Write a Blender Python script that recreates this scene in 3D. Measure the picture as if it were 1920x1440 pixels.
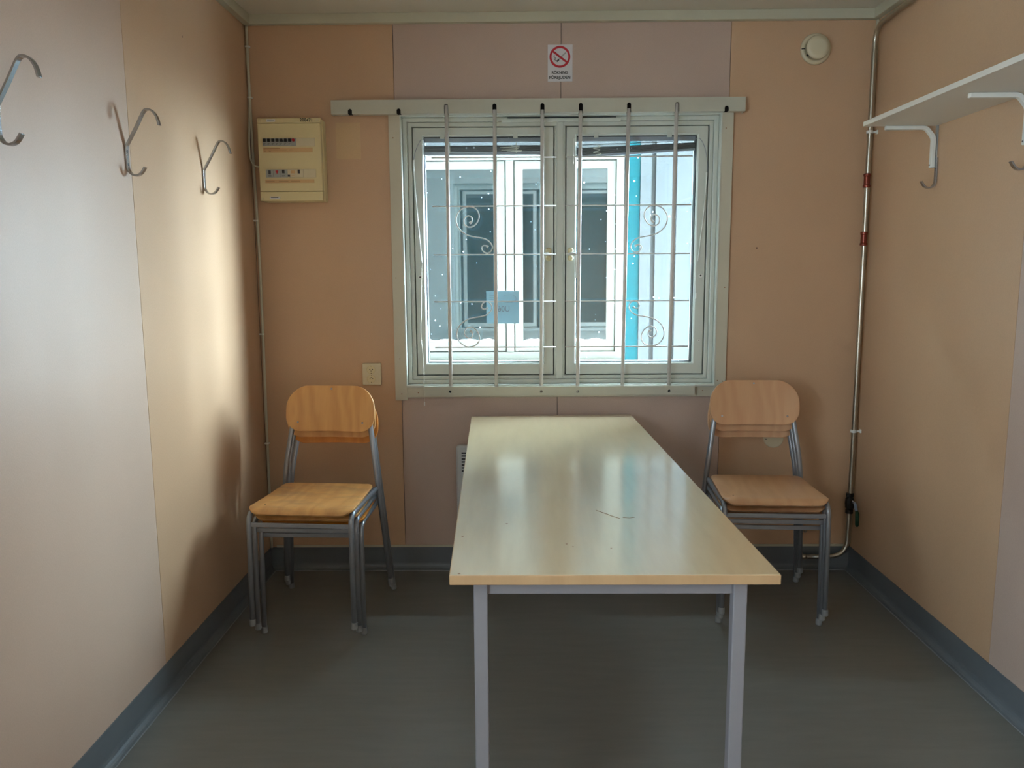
import bpy, bmesh, math, random
from mathutils import Vector, Matrix

for o in list(bpy.data.objects):
    bpy.data.objects.remove(o, do_unlink=True)
scn = bpy.context.scene
col = scn.collection
rnd = random.Random(7)

# ------------------------------------------------------------------ camera
F_PX = 1509.54
PITCH, YAW, ROLL = 0.1408, 0.011518, -0.005999
CAM = Vector((1.17442, -3.60751, 1.38202))
cy, sy, cp, sp = math.cos(YAW), math.sin(YAW), math.cos(PITCH), math.sin(PITCH)
fw = Vector((-sy * cp, cy * cp, -sp)); rt = Vector((cy, sy, 0)); up = rt.cross(fw)
cr, sr = math.cos(ROLL), math.sin(ROLL)
r2 = rt * cr + up * sr; u2 = -rt * sr + up * cr
cam_data = bpy.data.cameras.new('camera')
cam = bpy.data.objects.new('camera', cam_data); col.objects.link(cam)
cam_data.sensor_fit = 'HORIZONTAL'; cam_data.sensor_width = 36.0
cam_data.lens = F_PX / 1920 * 36.0
cam_data.clip_start = 0.05; cam_data.clip_end = 200
M = Matrix.Identity(4)
for i in range(3):
    M[i][0] = r2[i]; M[i][1] = u2[i]; M[i][2] = -fw[i]; M[i][3] = CAM[i]
cam.matrix_world = M
scn.camera = cam

# ------------------------------------------------------------------ light and exposure
scn.view_settings.view_transform = 'Standard'
scn.view_settings.look = 'None'
scn.view_settings.gamma = 1.0
scn.view_settings.use_curve_mapping = False
scn.view_settings.exposure = 0.0
SKY = 122.0
world = bpy.data.worlds.new('overcast_sky'); scn.world = world
world.use_nodes = True
wn = world.node_tree.nodes; wl = world.node_tree.links; wn.clear()
w_out = wn.new('ShaderNodeOutputWorld'); w_bg = wn.new('ShaderNodeBackground')
w_tc = wn.new('ShaderNodeTexCoord'); w_sep = wn.new('ShaderNodeSeparateXYZ')
w_rmp = wn.new('ShaderNodeValToRGB')
w_rmp.color_ramp.elements[0].position = 0.0; w_rmp.color_ramp.elements[0].color = (0.74, 0.87, 1.0, 1)
w_rmp.color_ramp.elements[1].position = 1.0; w_rmp.color_ramp.elements[1].color = (0.68, 0.84, 1.0, 1)
wl.new(w_tc.outputs['Generated'], w_sep.inputs[0]); wl.new(w_sep.outputs['Z'], w_rmp.inputs[0])
wl.new(w_rmp.outputs[0], w_bg.inputs['Color']); 
# hazy sky: bright behind the neighbouring cabin (+y), several times dimmer on the opposite side
w_mr = wn.new('ShaderNodeMapRange'); w_mr.interpolation_type = 'SMOOTHSTEP'
w_mr.inputs['From Min'].default_value = -0.10; w_mr.inputs['From Max'].default_value = 0.20
w_mr.inputs['To Min'].default_value = SKY * 0.17; w_mr.inputs['To Max'].default_value = SKY
wl.new(w_sep.outputs['Y'], w_mr.inputs['Value'])
# and brightest towards the open end of the gap between the cabins (+x)
w_mx = wn.new('ShaderNodeMapRange'); w_mx.interpolation_type = 'SMOOTHSTEP'
w_mx.inputs['From Min'].default_value = 0.72; w_mx.inputs['From Max'].default_value = 0.97
w_mx.inputs['To Min'].default_value = 1.0; w_mx.inputs['To Max'].default_value = 2.1
wl.new(w_sep.outputs['X'], w_mx.inputs['Value'])
w_mm = wn.new('ShaderNodeMath'); w_mm.operation = 'MULTIPLY'
wl.new(w_mr.outputs[0], w_mm.inputs[0]); wl.new(w_mx.outputs[0], w_mm.inputs[1]); wl.new(w_mm.outputs[0], w_bg.inputs['Strength'])
wl.new(w_bg.outputs[0], w_out.inputs[0])


def portal(name, loc, sx, sz, face):
    l = bpy.data.lights.new(name, 'AREA'); l.shape = 'RECTANGLE'; l.size = sx; l.size_y = sz
    l.cycles.is_portal = True
    o = bpy.data.objects.new(name, l); col.objects.link(o); o.location = loc
    o.rotation_euler = (math.radians(-90 if face < 0 else 90), 0, 0)
    return o


portal('window_portal', (1.35, 0.15, 1.45), 1.36, 1.16, -1)
SY0, SY1, SZ0, SZ1 = -4.65, -3.1, 0.9, 2.1      # added fill light window, unseen behind the camera
po = portal('fill_window_portal', (-0.16, (SY0 + SY1) / 2, (SZ0 + SZ1) / 2), SZ1 - SZ0 + .1, SY1 - SY0 + .1, 1)
po.rotation_euler = (0, math.radians(-90), 0)

# ------------------------------------------------------------------ dimensions
W = 2.694          # room width
H = 2.46           # ceiling height
RY = -6.0          # rear wall (behind the camera)


# ------------------------------------------------------------------ materials
def lin(c):
    return tuple((x / 12.92 if x <= 0.04045 else ((x + 0.055) / 1.055) ** 2.4) for x in c)


def mat(name, rgb, rough=0.5, metal=0.0, spec=0.5, var=0.0, vscale=8.0, stretch=(1, 1, 1),
        bump=0.0, bscale=200.0, coat=0.0):
    """rgb in 0..255 display values (the surface's own colour)"""
    m = bpy.data.materials.new(name); m.use_nodes = True
    n = m.node_tree.nodes; l = m.node_tree.links
    b = n['Principled BSDF']
    c = lin([x / 255 for x in rgb])
    b.inputs['Base Color'].default_value = (*c, 1)
    b.inputs['Roughness'].default_value = rough
    b.inputs['Metallic'].default_value = metal
    b.inputs['Specular IOR Level'].default_value = spec
    b.inputs['Coat Weight'].default_value = coat; b.inputs['Coat Roughness'].default_value = 0.13
    if var or bump:
        tc = n.new('ShaderNodeTexCoord'); mp = n.new('ShaderNodeMapping')
        mp.inputs['Scale'].default_value = stretch
        l.new(tc.outputs['Object'], mp.inputs[0])
    if var:
        t = n.new('ShaderNodeTexNoise'); t.inputs['Scale'].default_value = vscale
        t.inputs['Detail'].default_value = 6; t.inputs['Roughness'].default_value = 0.6
        l.new(mp.outputs[0], t.inputs[0])
        r = n.new('ShaderNodeValToRGB')
        r.color_ramp.elements[0].position = 0.3; r.color_ramp.elements[1].position = 0.7
        r.color_ramp.elements[0].color = (*[x * (1 - var) for x in c], 1)
        r.color_ramp.elements[1].color = (*[min(1, x * (1 + var)) for x in c], 1)
        l.new(t.outputs['Fac'], r.inputs[0]); l.new(r.outputs[0], b.inputs['Base Color'])
    if bump:
        t2 = n.new('ShaderNodeTexNoise'); t2.inputs['Scale'].default_value = bscale
        t2.inputs['Detail'].default_value = 3
        l.new(mp.outputs[0], t2.inputs[0])
        bp = n.new('ShaderNodeBump'); bp.inputs['Strength'].default_value = bump
        bp.inputs['Distance'].default_value = 0.002
        l.new(t2.outputs['Fac'], bp.inputs['Height']); l.new(bp.outputs[0], b.inputs['Normal'])
    return m


def weave_mat(name, rgb, rough):
    """vinyl wall board with a fine linen weave and a soft mottling"""
    m = mat(name, rgb, rough, var=0.035, vscale=2.2, stretch=(1, 1, 0.6))
    n = m.node_tree.nodes; l = m.node_tree.links; b = n['Principled BSDF']
    tc = n.new('ShaderNodeTexCoord')
    outs = []
    for st in ((220, 220, 900), (900, 900, 160)):
        mp = n.new('ShaderNodeMapping'); mp.inputs['Scale'].default_value = st
        l.new(tc.outputs['Object'], mp.inputs[0])
        t = n.new('ShaderNodeTexNoise'); t.inputs['Scale'].default_value = 1.0; t.inputs['Detail'].default_value = 2
        l.new(mp.outputs[0], t.inputs[0]); outs.append(t)
    ad = n.new('ShaderNodeMath'); ad.operation = 'ADD'
    l.new(outs[0].outputs['Fac'], ad.inputs[0]); l.new(outs[1].outputs['Fac'], ad.inputs[1])
    bp = n.new('ShaderNodeBump'); bp.inputs['Strength'].default_value = 0.2; bp.inputs['Distance'].default_value = 0.001
    l.new(ad.outputs[0], bp.inputs['Height']); l.new(bp.outputs[0], b.inputs['Normal'])
    # faint weave colour and rare brown specks
    src = b.inputs['Base Color'].links[0].from_socket
    mr = n.new('ShaderNodeMapRange'); mr.inputs['From Min'].default_value = 0.6; mr.inputs['From Max'].default_value = 1.4
    mr.inputs['To Min'].default_value = 0.92; mr.inputs['To Max'].default_value = 1.07
    l.new(ad.outputs[0], mr.inputs['Value'])
    vm = n.new('ShaderNodeVectorMath'); vm.operation = 'SCALE'
    l.new(src, vm.inputs[0]); l.new(mr.outputs[0], vm.inputs['Scale'])
    vo = n.new('ShaderNodeTexVoronoi'); vo.inputs['Scale'].default_value = 3.1
    l.new(tc.outputs['Object'], vo.inputs['Vector'])
    lt = n.new('ShaderNodeMath'); lt.operation = 'LESS_THAN'; lt.inputs[1].default_value = 0.013
    l.new(vo.outputs['Distance'], lt.inputs[0])
    mx = n.new('ShaderNodeMix'); mx.data_type = 'RGBA'
    l.new(lt.outputs[0], mx.inputs['Factor']); l.new(vm.outputs[0], mx.inputs[6])
    mx.inputs[7].default_value = (0.16, 0.08, 0.05, 1)
    l.new(mx.outputs[2], b.inputs['Base Color'])
    return m


def wood_mat(name, a, bcol, rough=0.42, scale=1.0):
    """laminated beech veneer: wavy long grain"""
    m = bpy.data.materials.new(name); m.use_nodes = True
    n = m.node_tree.nodes; l = m.node_tree.links; b = n['Principled BSDF']
    tc = n.new('ShaderNodeTexCoord'); mp = n.new('ShaderNodeMapping')
    mp.inputs['Scale'].default_value = (3.0 * scale, 1.2 * scale, 1.2 * scale)
    l.new(tc.outputs['Object'], mp.inputs[0])
    wv = n.new('ShaderNodeTexWave'); wv.bands_direction = 'X'
    wv.inputs['Scale'].default_value = 1.6; wv.inputs['Distortion'].default_value = 14
    wv.inputs['Detail'].default_value = 3; wv.inputs['Detail Scale'].default_value = 1.2
    l.new(mp.outputs[0], wv.inputs[0])
    mp2 = n.new('ShaderNodeMapping'); mp2.inputs['Scale'].default_value = (160, 9, 9)
    l.new(tc.outputs['Object'], mp2.inputs[0])
    no = n.new('ShaderNodeTexNoise'); no.inputs['Scale'].default_value = 1; no.inputs['Detail'].default_value = 3
    l.new(mp2.outputs[0], no.inputs[0])
    av = n.new('ShaderNodeMath'); av.operation = 'MULTIPLY_ADD'; av.inputs[1].default_value = 0.5
    l.new(wv.outputs['Fac'], av.inputs[0])
    h = n.new('ShaderNodeMath'); h.operation = 'MULTIPLY'; h.inputs[1].default_value = 0.55
    l.new(no.outputs['Fac'], h.inputs[0]); l.new(h.outputs[0], av.inputs[2])
    r = n.new('ShaderNodeValToRGB')
    r.color_ramp.elements[0].position = 0.15; r.color_ramp.elements[1].position = 0.85
    r.color_ramp.elements[0].color = (*lin([x / 255 for x in a]), 1)
    r.color_ramp.elements[1].color = (*lin([x / 255 for x in bcol]), 1)
    l.new(av.outputs[0], r.inputs[0]); l.new(r.outputs[0], b.inputs['Base Color'])
    b.inputs['Roughness'].default_value = rough
    return m


def wear(src_name, name):
    m = MT[src_name].copy(); m.name = name
    n = m.node_tree.nodes; l = m.node_tree.links; b = n['Principled BSDF']
    src = b.inputs['Base Color'].links[0].from_socket
    tc = n.new('ShaderNodeTexCoord'); mp = n.new('ShaderNodeMapping'); mp.inputs['Scale'].default_value = (4, 9, 4); mp.inputs['Rotation'].default_value = (0, 0, .35)
    l.new(tc.outputs['Object'], mp.inputs[0])
    t = n.new('ShaderNodeTexNoise'); t.inputs['Scale'].default_value = 1.3; t.inputs['Detail'].default_value = 7; t.inputs['Roughness'].default_value = .65
    l.new(mp.outputs[0], t.inputs[0])
    r = n.new('ShaderNodeMapRange'); r.inputs['From Min'].default_value = .46; r.inputs['From Max'].default_value = .66; r.inputs['To Max'].default_value = .45
    l.new(t.outputs['Fac'], r.inputs['Value'])
    mx = n.new('ShaderNodeMix'); mx.data_type = 'RGBA'; l.new(r.outputs[0], mx.inputs['Factor']); l.new(src, mx.inputs[6])
    mx.inputs[7].default_value = (*lin((128 / 255, 100 / 255, 76 / 255)), 1); l.new(mx.outputs[2], b.inputs['Base Color'])
    return m


def glass_mat(name, tint=(1, 1, 1), frost=0.0):
    m = bpy.data.materials.new(name); m.use_nodes = True
    n = m.node_tree.nodes; l = m.node_tree.links; n.clear()
    out = n.new('ShaderNodeOutputMaterial'); mix = n.new('ShaderNodeMixShader')
    tr = n.new('ShaderNodeBsdfTransparent'); gl = n.new('ShaderNodeBsdfGlossy')
    fr = n.new('ShaderNodeFresnel'); ge = n.new('ShaderNodeNewGeometry'); ir = n.new('ShaderNodeMapRange')
    ir.inputs['To Min'].default_value = 1.45; ir.inputs['To Max'].default_value = 1 / 1.45
    l.new(ge.outputs['Backfacing'], ir.inputs['Value']); l.new(ir.outputs[0], fr.inputs['IOR'])
    tr.inputs['Color'].default_value = (*tint, 1); gl.inputs['Roughness'].default_value = 0.0
    l.new(fr.outputs[0], mix.inputs[0]); l.new(tr.outputs[0], mix.inputs[1]); l.new(gl.outputs[0], mix.inputs[2])
    last = mix
    if frost:
        # scattered dust and dried drops on the pane
        tc = n.new('ShaderNodeTexCoord'); vo = n.new('ShaderNodeTexVoronoi'); vo.inputs['Scale'].default_value = 24
        l.new(tc.outputs['Object'], vo.inputs['Vector'])
        no = n.new('ShaderNodeTexNoise'); no.inputs['Scale'].default_value = 6; l.new(tc.outputs['Object'], no.inputs['Vector'])
        sc = n.new('ShaderNodeMath'); sc.operation = 'MULTIPLY_ADD'; sc.inputs[1].default_value = 0.22; sc.inputs[2].default_value = -0.045
        l.new(no.outputs['Fac'], sc.inputs[0])
        lt = n.new('ShaderNodeMath'); lt.operation = 'LESS_THAN'
        l.new(vo.outputs['Distance'], lt.inputs[0]); l.new(sc.outputs[0], lt.inputs[1])
        k = n.new('ShaderNodeMath'); k.operation = 'MULTIPLY'; k.inputs[1].default_value = frost
        l.new(lt.outputs[0], k.inputs[0])
        df = n.new('ShaderNodeBsdfTranslucent'); df.inputs['Color'].default_value = (0.9, 0.95, 1, 1)
        m2 = n.new('ShaderNodeMixShader'); l.new(k.outputs[0], m2.inputs[0])
        l.new(mix.outputs[0], m2.inputs[1]); l.new(df.outputs[0], m2.inputs[2]); last = m2
    l.new(last.outputs[0], out.inputs[0])
    return m


MT = {}
MT['tan'] = weave_mat('tan_wall_board', (195, 159, 126), 0.36)
MT['pink'] = weave_mat('pinkish_wall_board', (187, 163, 148), 0.36)
MT['light'] = weave_mat('pale_wall_board', (196, 168, 147), 0.40)
MT['patch'] = weave_mat('faded_wall_patch', (200, 168, 128), 0.36)
MT['gap'] = mat('dark_gap', (40, 32, 28), 0.8)
MT['floor'] = mat('grey_vinyl_floor', (112, 110, 103), 0.36, var=0.07, vscale=5, stretch=(1, 6, 1), bump=0.08, bscale=120)
MT['base'] = mat('blue_grey_vinyl_skirting', (98, 103, 107), 0.34, var=0.04, vscale=9)
MT['weld'] = mat('pale_weld_seam', (140, 143, 145), 0.4)
MT['ceil'] = mat('grey_white_ceiling', (210, 204, 190), 0.7, var=0.01)
MT['trim'] = mat('grey_white_trim_paint', (190, 186, 164), 0.45, var=0.02, vscale=6)
MT['frame'] = mat('white_window_paint', (202, 206, 196), 0.3, var=0.015, vscale=6)
MT['case'] = mat('warm_white_casing_paint', (196, 190, 170), 0.4, var=0.02, vscale=6)
MT['extw'] = mat('exterior_white_paint', (200, 198, 188), 0.6)
MT['seal'] = mat('black_rubber_seal', (18, 20, 24), 0.6)
MT['rail'] = mat('grey_white_rail_enamel', (186, 184, 168), 0.35, var=0.02, vscale=10)
MT['bar'] = mat('white_bar_enamel', (214, 208, 202), 0.3, var=0.03, vscale=20)
MT['chrome'] = mat('brushed_steel', (172, 174, 178), 0.25, metal=1.0)
MT['pipe'] = mat('galvanised_pipe', (178, 172, 158), 0.28, metal=1.0, var=0.05, vscale=30)
MT['greymetal'] = mat('silver_grey_enamel', (150, 153, 158), 0.28, metal=0.5, var=0.03, vscale=14)
MT['tablegrey'] = mat('pale_grey_table_enamel', (134, 130, 133), 0.42, var=0.02, vscale=14)
MT['foot'] = mat('grey_plastic_foot', (136, 138, 138), 0.5)
MT['glass'] = glass_mat('window_glass', (0.95, 0.985, 0.985), 0.55)
MT['glass2'] = glass_mat('outer_window_glass', (0.95, 0.985, 0.99))
MT['blind'] = mat('grey_blind_metal', (150, 150, 158), 0.4)
MT['slat'] = mat('dark_grey_slats', (58, 55, 55), 0.45)
MT['white'] = mat('white_plastic', (226, 226, 218), 0.35)
MT['cord'] = mat('pale_cord', (214, 208, 192), 0.6)
MT['oldplastic'] = mat('yellowed_plastic', (210, 196, 156), 0.5)
MT['cream'] = mat('cream_plastic', (212, 196, 150), 0.4, var=0.015, vscale=10)
MT['cream2'] = mat('pale_cream_plastic', (206, 194, 164), 0.4)
MT['brk'] = mat('breaker_grey', (158, 160, 156), 0.4)
MT['black'] = mat('black_plastic', (14, 14, 14), 0.4)
MT['red'] = mat('red_plastic', (178, 18, 24), 0.4)
MT['label'] = mat('buff_paper_label', (204, 164, 118), 0.7)
MT['ink'] = mat('dark_ink', (38, 34, 36), 0.6)
MT['fadeink'] = mat('brown_faded_print', (140, 100, 64), 0.7)
MT['sign'] = mat('white_sign_plastic', (214, 212, 214), 0.35)
MT['signred'] = mat('sign_red', (176, 16, 34), 0.4)
MT['copper'] = mat('copper_coupling', (118, 48, 30), 0.35, metal=0.5)
MT['green'] = mat('green_handle_sleeve', (24, 74, 48), 0.4)
MT['shelf'] = mat('white_melamine', (226, 220, 208), 0.4)
MT['heater'] = mat('white_heater_enamel', (196, 198, 196), 0.4)
MT['wood_l'] = wood_mat('orange_beech_veneer', (197, 140, 80), (212, 158, 95))
MT['wood_d'] = wood_mat('deep_orange_beech_veneer', (200, 122, 40), (214, 138, 50))
MT['wood_r'] = wood_mat('pinkish_beech_veneer', (190, 142, 102), (199, 153, 112), 0.38)
MT['wood_worn'] = wear('wood_l', 'worn_beech_seat')
MT['top'] = mat('birch_laminate', (224, 199, 158), 0.20, var=0.035, vscale=4, stretch=(9, 1.0, 1), bump=0.03, bscale=60, spec=1.0, coat=1.0)
MT['edge'] = wood_mat('beech_edge_band', (174, 138, 98), (182, 147, 106), 0.45, 0.5)
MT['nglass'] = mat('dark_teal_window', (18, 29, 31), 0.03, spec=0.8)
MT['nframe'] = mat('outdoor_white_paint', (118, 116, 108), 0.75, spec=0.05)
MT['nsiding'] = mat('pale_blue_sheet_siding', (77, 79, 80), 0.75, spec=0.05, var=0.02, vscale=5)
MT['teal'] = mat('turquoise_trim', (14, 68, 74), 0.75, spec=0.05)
MT['snow'] = mat('snow', (238, 242, 246), 0.8, bump=0.4, bscale=12)
MT['paper'] = mat('paper_sheet', (170, 196, 204), 0.8)
_n = MT['paper'].node_tree.nodes; _l = MT['paper'].node_tree.links
_t = _n.new('ShaderNodeBsdfTranslucent'); _t.inputs['Color'].default_value = (.62, .8, .86, 1)
_x = _n.new('ShaderNodeMixShader'); _x.inputs[0].default_value = 0.22
_l.new(_n['Principled BSDF'].outputs[0], _x.inputs[1]); _l.new(_t.outputs[0], _x.inputs[2]); _l.new(_x.outputs[0], _n['Material Output'].inputs[0])


# ------------------------------------------------------------------ mesh helpers
def obj(name, bm, m, parent=None, smooth=False, bevel=0.0, seg=2, **props):
    me = bpy.data.meshes.new(name)
    bmesh.ops.recalc_face_normals(bm, faces=bm.faces[:])
    bm.to_mesh(me); bm.free()
    for k in (m if isinstance(m, (list, tuple)) else [m]):
        me.materials.append(MT[k] if isinstance(k, str) else k)
    if smooth:
        for p in me.polygons: p.use_smooth = True
    o = bpy.data.objects.new(name, me); col.objects.link(o)
    if parent is not None:
        o.parent = parent
    if bevel:
        md = o.modifiers.new('bevel', 'BEVEL'); md.width = bevel; md.segments = seg
        md.limit_method = 'ANGLE'; md.angle_limit = math.radians(50)
    for k, v in props.items(): o[k] = v
    return o


def thing(name, label, cat, loc=(0, 0, 0), rz=0.0, group=None, kind=None):
    o = bpy.data.objects.new(name, None); col.objects.link(o)
    o.empty_display_size = 0.1
    o.location = loc; o.rotation_euler = (0, 0, rz)
    if label: o['label'] = label
    if cat: o['category'] = cat
    if group: o['group'] = group
    if kind: o['kind'] = kind
    return o


def box(bm, x0, x1, y0, y1, z0, z1, mi=0):
    vs = [bm.verts.new((x, y, z)) for x in (x0, x1) for y in (y0, y1) for z in (z0, z1)]
    for q in ((0, 1, 3, 2), (4, 6, 7, 5), (0, 4, 5, 1), (2, 3, 7, 6), (0, 2, 6, 4), (1, 5, 7, 3)):
        f = bm.faces.new([vs[i] for i in q]); f.material_index = mi
    return vs


def B(*a, **k):
    bm = bmesh.new(); box(bm, *a, **k); return bm


def boxes(lst):
    bm = bmesh.new()
    for a in lst: box(bm, *a)
    return bm


def ring(bm, x0, x1, z0, z1, wl_, wr, wb, wt, y0, y1):
    """rectangular frame of four boards meeting at mitres"""
    o = [(x0, z0), (x1, z0), (x1, z1), (x0, z1)]
    i = [(x0 + wl_, z0 + wb), (x1 - wr, z0 + wb), (x1 - wr, z1 - wt), (x0 + wl_, z1 - wt)]
    for k in range(4):
        k2 = (k + 1) % 4
        q = [o[k], o[k2], i[k2], i[k]]
        a = [bm.verts.new((p[0], y0, p[1])) for p in q]; b = [bm.verts.new((p[0], y1, p[1])) for p in q]
        bm.faces.new(a); bm.faces.new(b[::-1])
        bm.faces.new((a[0], a[1], b[1], b[0])); bm.faces.new((a[2], a[3], b[3], b[2]))
    bmesh.ops.remove_doubles(bm, verts=bm.verts[:], dist=1e-5)


def fillet(pts, rad, n=6):
    pts = [Vector(p) for p in pts]; out = [pts[0]]
    for i in range(1, len(pts) - 1):
        a, b, c = pts[i - 1], pts[i], pts[i + 1]
        r = rad[i - 1] if isinstance(rad, (list, tuple)) else rad
        u = (a - b); v = (c - b); d = min(r, u.length * 0.49, v.length * 0.49)
        p0 = b + u.normalized() * d; p1 = b + v.normalized() * d
        for k in range(n + 1):
            t = k / n
            out.append(p0 * (1 - t) ** 2 + b * 2 * t * (1 - t) + p1 * t ** 2)
    out.append(pts[-1]); return out


def spline(pts, n=6):
    pts = [Vector(p) for p in pts]; P = [pts[0]] + pts + [pts[-1]]; out = []
    for i in range(1, len(P) - 2):
        for k in range(n):
            t = k / n; a, b, c, d = P[i - 1], P[i], P[i + 1], P[i + 2]
            out.append(0.5 * ((2 * b) + (c - a) * t + (2 * a - 5 * b + 4 * c - d) * t * t + (3 * b - a - 3 * c + d) * t ** 3))
    out.append(pts[-1]); return out


def tube(bm, pts, r, n=12, sec=None, up0=None):
    """sweep a circle (or a flat section [(a,b)...]) along pts; r may be a list"""
    pts = [Vector(p) for p in pts]
    m = len(pts); tang = []
    for i in range(m):
        a = pts[max(i - 1, 0)]; b = pts[min(i + 1, m - 1)]
        tang.append((b - a).normalized())
    ref = Vector(up0) if up0 else (Vector((0, 0, 1)) if abs(tang[0].z) < 0.9 else Vector((1, 0, 0)))
    nrm = (ref - tang[0] * ref.dot(tang[0])).normalized(); rings = []
    for i in range(m):
        t = tang[i]; nrm = (nrm - t * nrm.dot(t)).normalized(); bi = t.cross(nrm)
        rr = r[i] if isinstance(r, (list, tuple)) else r
        s = sec if sec else [(math.cos(2 * math.pi * k / n) * rr, math.sin(2 * math.pi * k / n) * rr) for k in range(n)]
        rings.append([bm.verts.new(pts[i] + nrm * a + bi * b) for a, b in s])
    k = len(rings[0])
    for i in range(m - 1):
        for j in range(k):
            bm.faces.new((rings[i][j], rings[i][(j + 1) % k], rings[i + 1][(j + 1) % k], rings[i + 1][j]))
    bm.faces.new(rings[0][::-1]); bm.faces.new(rings[-1])


def T(pts, r, n=12, sec=None, up0=None):
    bm = bmesh.new(); tube(bm, pts, r, n, sec, up0); return bm


def lathe(bm, prof, c, axis='y', n=32):
    """prof: (radius, along) pairs; axis y: 'along' is measured along -y (towards the room)"""
    rings = []
    for r, h in prof:
        rr = []
        for k in range(n):
            a = 2 * math.pi * k / n
            if axis == 'y': p = (c[0] + r * math.cos(a), c[1] - h, c[2] + r * math.sin(a))
            else: p = (c[0] + r * math.cos(a), c[1] + r * math.sin(a), c[2] + h)
            rr.append(bm.verts.new(p))
        rings.append(rr)
    for i in range(len(rings) - 1):
        for j in range(n):
            bm.faces.new((rings[i][j], rings[i][(j + 1) % n], rings[i + 1][(j + 1) % n], rings[i + 1][j]))
    bm.faces.new(rings[0][::-1]); bm.faces.new(rings[-1])


def L(prof, c, axis='y', n=32):
    bm = bmesh.new(); lathe(bm, prof, c, axis, n); return bm


def plate(fn, nu, nv, th, us=None, vs=None):
    """closed curved sheet: fn(u,v) -> top point, thickness th along the local normal"""
    us = us or [-1 + 2 * i / (nu - 1) for i in range(nu)]
    vs = vs or [-1 + 2 * i / (nv - 1) for i in range(nv)]
    e = 1e-3; bm = bmesh.new(); top = []; bot = []
    for v in vs:
        rt_, rb = [], []
        for u in us:
            p = Vector(fn(u, v))
            du = Vector(fn(min(u + e, 1), v)) - Vector(fn(max(u - e, -1), v))
            v1 = max(min(v, 0.97), -0.97)
            dv = Vector(fn(u, v1 + e)) - Vector(fn(u, v1 - e))
            nn = du.cross(dv).normalized()
            rt_.append(bm.verts.new(p)); rb.append(bm.verts.new(p - nn * th))
        top.append(rt_); bot.append(rb)
    a, b = len(vs), len(us)
    for i in range(a - 1):
        for j in range(b - 1):
            bm.faces.new((top[i][j], top[i][j + 1], top[i + 1][j + 1], top[i + 1][j]))
            bm.faces.new((bot[i][j], bot[i + 1][j], bot[i + 1][j + 1], bot[i][j + 1]))
    for j in range(b - 1):
        bm.faces.new((top[0][j], bot[0][j], bot[0][j + 1], top[0][j + 1]))
        bm.faces.new((top[-1][j + 1], bot[-1][j + 1], bot[-1][j], top[-1][j]))
    for i in range(a - 1):
        bm.faces.new((top[i + 1][0], bot[i + 1][0], bot[i][0], top[i][0]))
        bm.faces.new((top[i][-1], bot[i][-1], bot[i + 1][-1], top[i + 1][-1]))
    return bm


def cut(o, cutters):
    """subtract cutter meshes from o for real holes"""
    bm = bmesh.new()
    for c in cutters:
        c(bm)
    me = bpy.data.meshes.new('c'); bmesh.ops.recalc_face_normals(bm, faces=bm.faces[:]); bm.to_mesh(me); bm.free()
    co = bpy.data.objects.new('c', me); col.objects.link(co)
    md = o.modifiers.new('b', 'BOOLEAN'); md.operation = 'DIFFERENCE'; md.object = co; md.solver = 'EXACT'
    bpy.context.view_layer.update()
    dg = bpy.context.evaluated_depsgraph_get()
    nm = bpy.data.meshes.new_from_object(o.evaluated_get(dg))
    old = o.data; o.modifiers.clear(); o.data = nm; nm.name = o.name
    bpy.data.meshes.remove(old); bpy.data.objects.remove(co, do_unlink=True)


def text(name, s, size, loc, m, parent, ext=0.0003, sx=1.0, bold=0.0, rot=(math.pi / 2, 0, 0)):
    cu = bpy.data.curves.new('t', 'FONT'); cu.body = s; cu.size = size; cu.align_x = 'CENTER'; cu.align_y = 'CENTER'
    cu.extrude = ext; cu.offset = bold
    t = bpy.data.objects.new('t', cu); col.objects.link(t)
    bpy.context.view_layer.update()
    me = bpy.data.meshes.new_from_object(t.evaluated_get(bpy.context.evaluated_depsgraph_get()))
    bpy.data.objects.remove(t, do_unlink=True)
    me.name = name; me.materials.clear(); me.materials.append(MT[m])
    o = bpy.data.objects.new(name, me); col.objects.link(o); o.parent = parent
    o.location = loc; o.rotation_euler = rot; o.scale = (sx, 1, 1)
    return o


S = dict(kind='structure')

# ------------------------------------------------------------------ room shell
obj('floor', B(-0.12, W + 0.12, RY - 0.12, 0.13, -0.1, 0.0), 'floor', **S)
obj('ceiling', B(-0.12, W + 0.12, RY - 0.12, 0.13, H, H + 0.1), 'ceil', **S)
OX0, OX1, OZ0, OZ1 = 0.655, 2.043, 0.866, 2.045      # window opening
G = 0.0012


def panels(bm, lst, mi_list, axis):
    for (a0, a1, b0, b1), mi in zip(lst, mi_list):
        if axis == 'back': box(bm, a0 + G, a1 - G, 0.0, 0.006, b0, b1, mi=mi)
        elif axis == 'left': box(bm, -0.006, 0.0, a0 + G, a1 - G, b0, b1, mi=mi)
        elif axis == 'right': box(bm, W, W + 0.006, a0 + G, a1 - G, b0, b1, mi=mi)


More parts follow.
